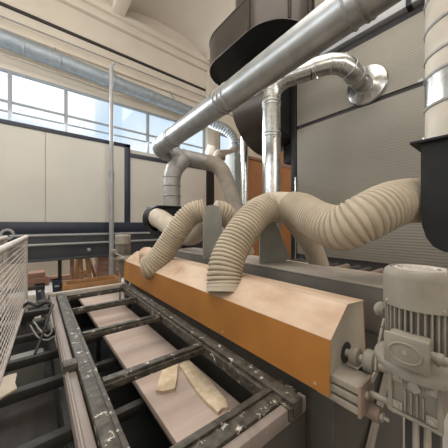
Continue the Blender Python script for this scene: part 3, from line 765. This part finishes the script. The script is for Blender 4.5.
# ------------------------------------------------------------------ riser with elbow to the partition
RR = .14
rs = thing('riser_duct', 'shiny galvanised riser bending over to a round port in the ribbed partition', 'duct', (2.97, 2.48, 0))
r0 = at(271.5, 224, d=3.8); zt = at(271.5, 100, d=3.8).z
top = V((r0.x, r0.y, zt))
MB().cyl((r0.x, r0.y, 0), top, RR, 36).build('pipe', M['bright'], rs)
for py in (103, 106, 134, 137): band(V((r0.x, r0.y, at(271.5, py, d=3.8).z)), (0, 0, 1), RR, .022, .008).build('collar', M['galv'], rs)
q1 = at(274, 84, d=3.75); q2 = at(291, 77, d=3.68); q3 = at(309, 70.5, d=3.62)
elb = [top, at(272, 93, d=3.8), at(276.5, 85, d=3.77), at(284, 79, d=3.72), at(293, 75.5, d=3.68), q3]
MB().tube(elb, RR, 36).build('gored_elbow', M['bright'], rs)
for i in range(1, 5): band(elb[i], elb[i+1]-elb[i-1], RR, .014, .006).build('collar', M['galv'], rs)
q4 = at(314, 68, d=3.6); fl = V((PX, at(367, 86, X=PX).y, at(367, 86, X=PX).z))
elb2 = [q3, q4, at(330, 64, d=3.54), at(341, 64, d=3.53), at(349, 69, d=3.55), at(355, 76, d=3.62), fl+V((-.22, .03, .02))]
MB().tube(elb2, RR, 36).build('gored_elbow', M['bright'], rs)
for i in range(1, 6): band(elb2[i], elb2[i+1]-elb2[i-1], RR, .014, .006).build('collar', M['galv'], rs)
MB().cyl(elb2[-1], fl+V((-.10, .01, 0)), RR*.98, 36).build('neck', M['dustgrey'], rs)
MB().rev(fl, (-1, 0, 0), [(0, .30), (.02, .305), (.05, .29), (.11, RR+.02), (.13, RR+.005)], 40).build('wall_rosette', M['bright'], rs)
MB().rev((r0.x+.0, r0.y-.01, at(271.5, 140, d=3.8).z), (-.6, -.8, 0), [(RR, .012), (RR+.05, .012)], 10).build('damper_knob', M['bright'], rs)
MB().rev(at(317, 77, d=3.45), (-.2, -.3, -1), [(0, .012), (.05, .014)], 8).build('damper_knob', M['bright'], rs)

# ------------------------------------------------------------------ brown filter drum and scroll
bw = thing('filter_drum', 'huge dark brown rounded hopper drum hanging above the shiny ducts', 'hopper', (3.65, 3.2, 4.95))
ZU = 4.95; H0 = 5.53
def stadium(cx, y0, y1, r, n=20):
    P = []
    for i in range(n+1): t = PI+PI*i/n; P.append((cx+r*math.cos(t), y0+r*math.sin(t)))
    for i in range(n+1): t = PI*i/n; P.append((cx+r*math.cos(t), y1+r*math.sin(t)))
    return P
st = stadium(3.61, 2.95, 3.82, .71)
m = MB(); n = len(st)
m.rings([[V((x, y, z)) for x, y in st] for z in (ZU, ZU+.02, H0)], False, True)
m.build('lower_shell', M['brown'], bw, ang=30)
MB().prism([V((x, y, ZU+.012)) for x, y in stadium(3.61, 2.95, 3.82, .70)], (0, 0, .02)).build('floor_plate', M['blackp'], bw, ang=25)
st2 = stadium(3.61, 2.95, 2.98, .712)
MB().rings([[V((x, y, z)) for x, y in st2] for z in (H0-.55, 8.9)], False, True).build('upper_shell', M['brown'], bw, ang=30)
rim = MB(); rim.tube([V((x, y, ZU)) for x, y in st]+[V((*st[0], ZU))], .012, 8, False); rim.build('bottom_rim', M['brown'], bw)
rim = MB(); rim.tube([V((x, y, H0)) for x, y in st]+[V((*st[0], H0))], .016, 8, False); rim.build('top_rim', M['brown'], bw)
for ang in (PI*1.02, PI*1.33, PI*1.52, PI*1.60):
    x, y = 3.61+.72*math.cos(ang), 2.95+.72*math.sin(ang)
    MB().box((x-.022, y-.022, ZU), (x+.022, y+.022, 8.8), .006).build('seam_rib', M['brown'], bw)
# scroll below
sy0, sy1 = 3.02, 3.75
m = MB(); m.rev((4.24, sy0, 4.24), (0, 1, 0), [(0, .02), (0, .76), (.01, .78), (sy1-sy0, 1.03), (sy1-sy0+.01, 1.01), (sy1-sy0+.01, .02)], 56); m.build('scroll_casing', M['brown'], bw, ang=30)
MB().rev((4.24, sy0-.01, 4.24), (0, 1, 0), [(0, .72), (0, .77), (.03, .80), (.03, .72)], 56, False, False).build('scroll_rim', M['blackp'], bw)
MB().rev((4.24, sy0-.005, 4.24), (0, 1, 0), [(0, .02), (0, .72), (.01, .72)], 48).build('scroll_face', M['blackp'], bw)
MB().box((3.90, 3.28, .0), (3.97, 3.35, 3.6)).build('leg', M['blackp'], bw)
MB().box((4.42, 3.03, 3.0), (4.75, 3.35, 3.5), .02).build('drive_box', M['blackp'], bw)

# ------------------------------------------------------------------ orange doors, cabinet and pipes in the corner
od = thing('orange_door', 'lower orange brown door panel behind the shiny riser', 'door', (5.3, 5.0, 0))
MB().box((4.95, 5.0, 0), (6.15, 5.08, 3.55), .01).build('door_leaf', M['doororange'], od)
MB().box((4.88, 4.97, 0), (4.95, 5.1, 3.6), .005).build('jamb', M['rosewood'], od)
MB().box((4.88, 4.97, 3.56), (6.15, 5.1, 3.64), .005).build('head', M['rosewood'], od)
od = thing('orange_door', 'taller orange brown door panel beside the dark partition post', 'door', (6.8, 5.0, 0))
MB().box((6.2, 5.0, 0), (7.7, 5.08, 5.8), .01).build('door_leaf', M['doororange'], od)
MB().box((6.15, 4.97, 0), (6.2, 5.1, 5.85), .005).build('jamb', M['blackp'], od)
MB().box((6.2, 4.985, 3.55), (7.7, 4.999, 3.75), .003).build('middle_rail', M['rosewood'], od)
ca = at(236.5, 224, d=6.8)
cb = thing('control_cabinet', 'tall grey green cabinet in the corner beside silver pipes', 'cabinet', (ca.x, ca.y, 0))
MB().box((ca.x-.16, ca.y-.1, .1), (ca.x+.18, ca.y+.3, at(236, 154, d=6.8).z), .015).build('cabinet_body', M['cab'], cb)
MB().box((ca.x-.14, ca.y-.115, .2), (ca.x+.16, ca.y-.1, at(236, 158, d=6.8).z), .006).build('cabinet_door', M['cab'], cb)
MB().box((ca.x-.15, ca.y-.09, 0), (ca.x+.17, ca.y+.29, .1)).build('plinth', M['blackp'], cb)
pa = at(244.5, 224, d=6.0)
sp = thing('silver_pipe', 'slim vertical silver pipe beside the grey green cabinet', 'pipe', (pa.x, pa.y, 0))
ptop = at(244.5, 128, d=6.0).z; pbot = at(244.5, 205, d=6.0).z
MB().cyl((pa.x, pa.y, pbot), (pa.x, pa.y, 4.4), .09, 24).build('pipe', M['bright'], sp)
smooth_tube([(pa.x, pa.y, pbot+.02), (pa.x, pa.y, pbot-.12), at(242, 210, d=5.9), at(237, 212.5, d=5.6), at(231, 214.5, d=5.4)], .09, .04).build('elbow', M['dustgrey'], sp)
band((pa.x, pa.y, pbot+.02), (0, 0, 1), .09, .04, .012).build('collar', M['galv'], sp)

# low dark roller bed along the partition
cb = thing('roller_bed', 'low dark roller bed along the foot of the ribbed partition', 'conveyor', (3.6, 1, 0))
MB().box((3.2, -1.5, .70), (4.15, 2.8, .90), .01).build('bed_frame', M['dkgrey'], cb)
for y in (-1.4, .6, 2.6):
    for x in (3.25, 4.0): MB().box((x, y, 0), (x+.08, y+.08, .70)).build('leg', M['dkgrey'], cb)
for i in range(24):
    y = -1.2+i*.165
    MB().cyl((3.3, y, .955), (4.02, y, .955), .05, 14).build('roller', M['rust' if i % 3 == 0 else 'dkgrey'], cb)

# ------------------------------------------------------------------ light
w = bpy.data.worlds.new('sky'); bpy.context.scene.world = w; w.use_nodes = True
nt = w.node_tree; N = nt.nodes; L = nt.links
bg = N['Background']; bg.inputs['Strength'].default_value = 1.0
tc = N.new('ShaderNodeTexCoord'); nz = N.new('ShaderNodeTexNoise'); nz.inputs['Scale'].default_value = 3.2; nz.inputs['Detail'].default_value = 5
cr = N.new('ShaderNodeValToRGB'); cr.color_ramp.elements[0].position = .40; cr.color_ramp.elements[1].position = .62
cr.color_ramp.elements[0].color = (.66, .78, .90, 1); cr.color_ramp.elements[1].color = (1.0, 1.0, 1.0, 1)
L.new(tc.outputs['Generated'], nz.inputs['Vector']); L.new(nz.outputs['Fac'], cr.inputs['Fac']); L.new(cr.outputs['Color'], bg.inputs['Color'])

def area(name, loc, rot, sx, sy, power, col, spread=180):
    l = bpy.data.lights.new(name, 'AREA'); l.shape = 'RECTANGLE'; l.size = sx; l.size_y = sy; l.energy = power; l.color = col
    l.spread = math.radians(spread)
    o = bpy.data.objects.new(name, l); o.location = loc; o.rotation_euler = tuple(math.radians(a) for a in rot); C.objects.link(o); return o
# daylight: windows of the left wall and an added rear lamp throwing light up into the vaults, an unseen overhead lamp, the far window strip
area('window_daylight', (-6.8, 1.4, 5.2), (0, -122, 0), 4.2, 15, 420, (1, .97, .93), 120)
area('rear_fill', (1, -6.8, 5.4), (120, 0, 0), 13, 4, 520, (1, .97, .93), 120)  # added lamp before the windowless rear wall, brightens booth and vaults
area('overhead_lamp', (.5, .5, 8.7), (0, 0, 0), 9, 7, 430, (1, .965, .91))  # unseen wide lamp, the vaults above it are closed
area('far_window_daylight', (1, 8.8, 5.1), (-58, 0, 0), 11, 1.4, 520, (.96, .98, 1))

cam = bpy.data.cameras.new('camera'); co = bpy.data.objects.new('camera', cam); C.objects.link(co)
co.location = EYE; co.rotation_euler = (math.radians(90), 0, -YAW)
cam.sensor_width = 36; cam.lens = 36*FPX/448; cam.clip_start = .02
sc = bpy.context.scene; sc.camera = co
sc.view_settings.view_transform = 'Standard'; sc.view_settings.look = 'None'; sc.view_settings.gamma = 1; sc.view_settings.use_curve_mapping = False
sc.view_settings.exposure = 0.36
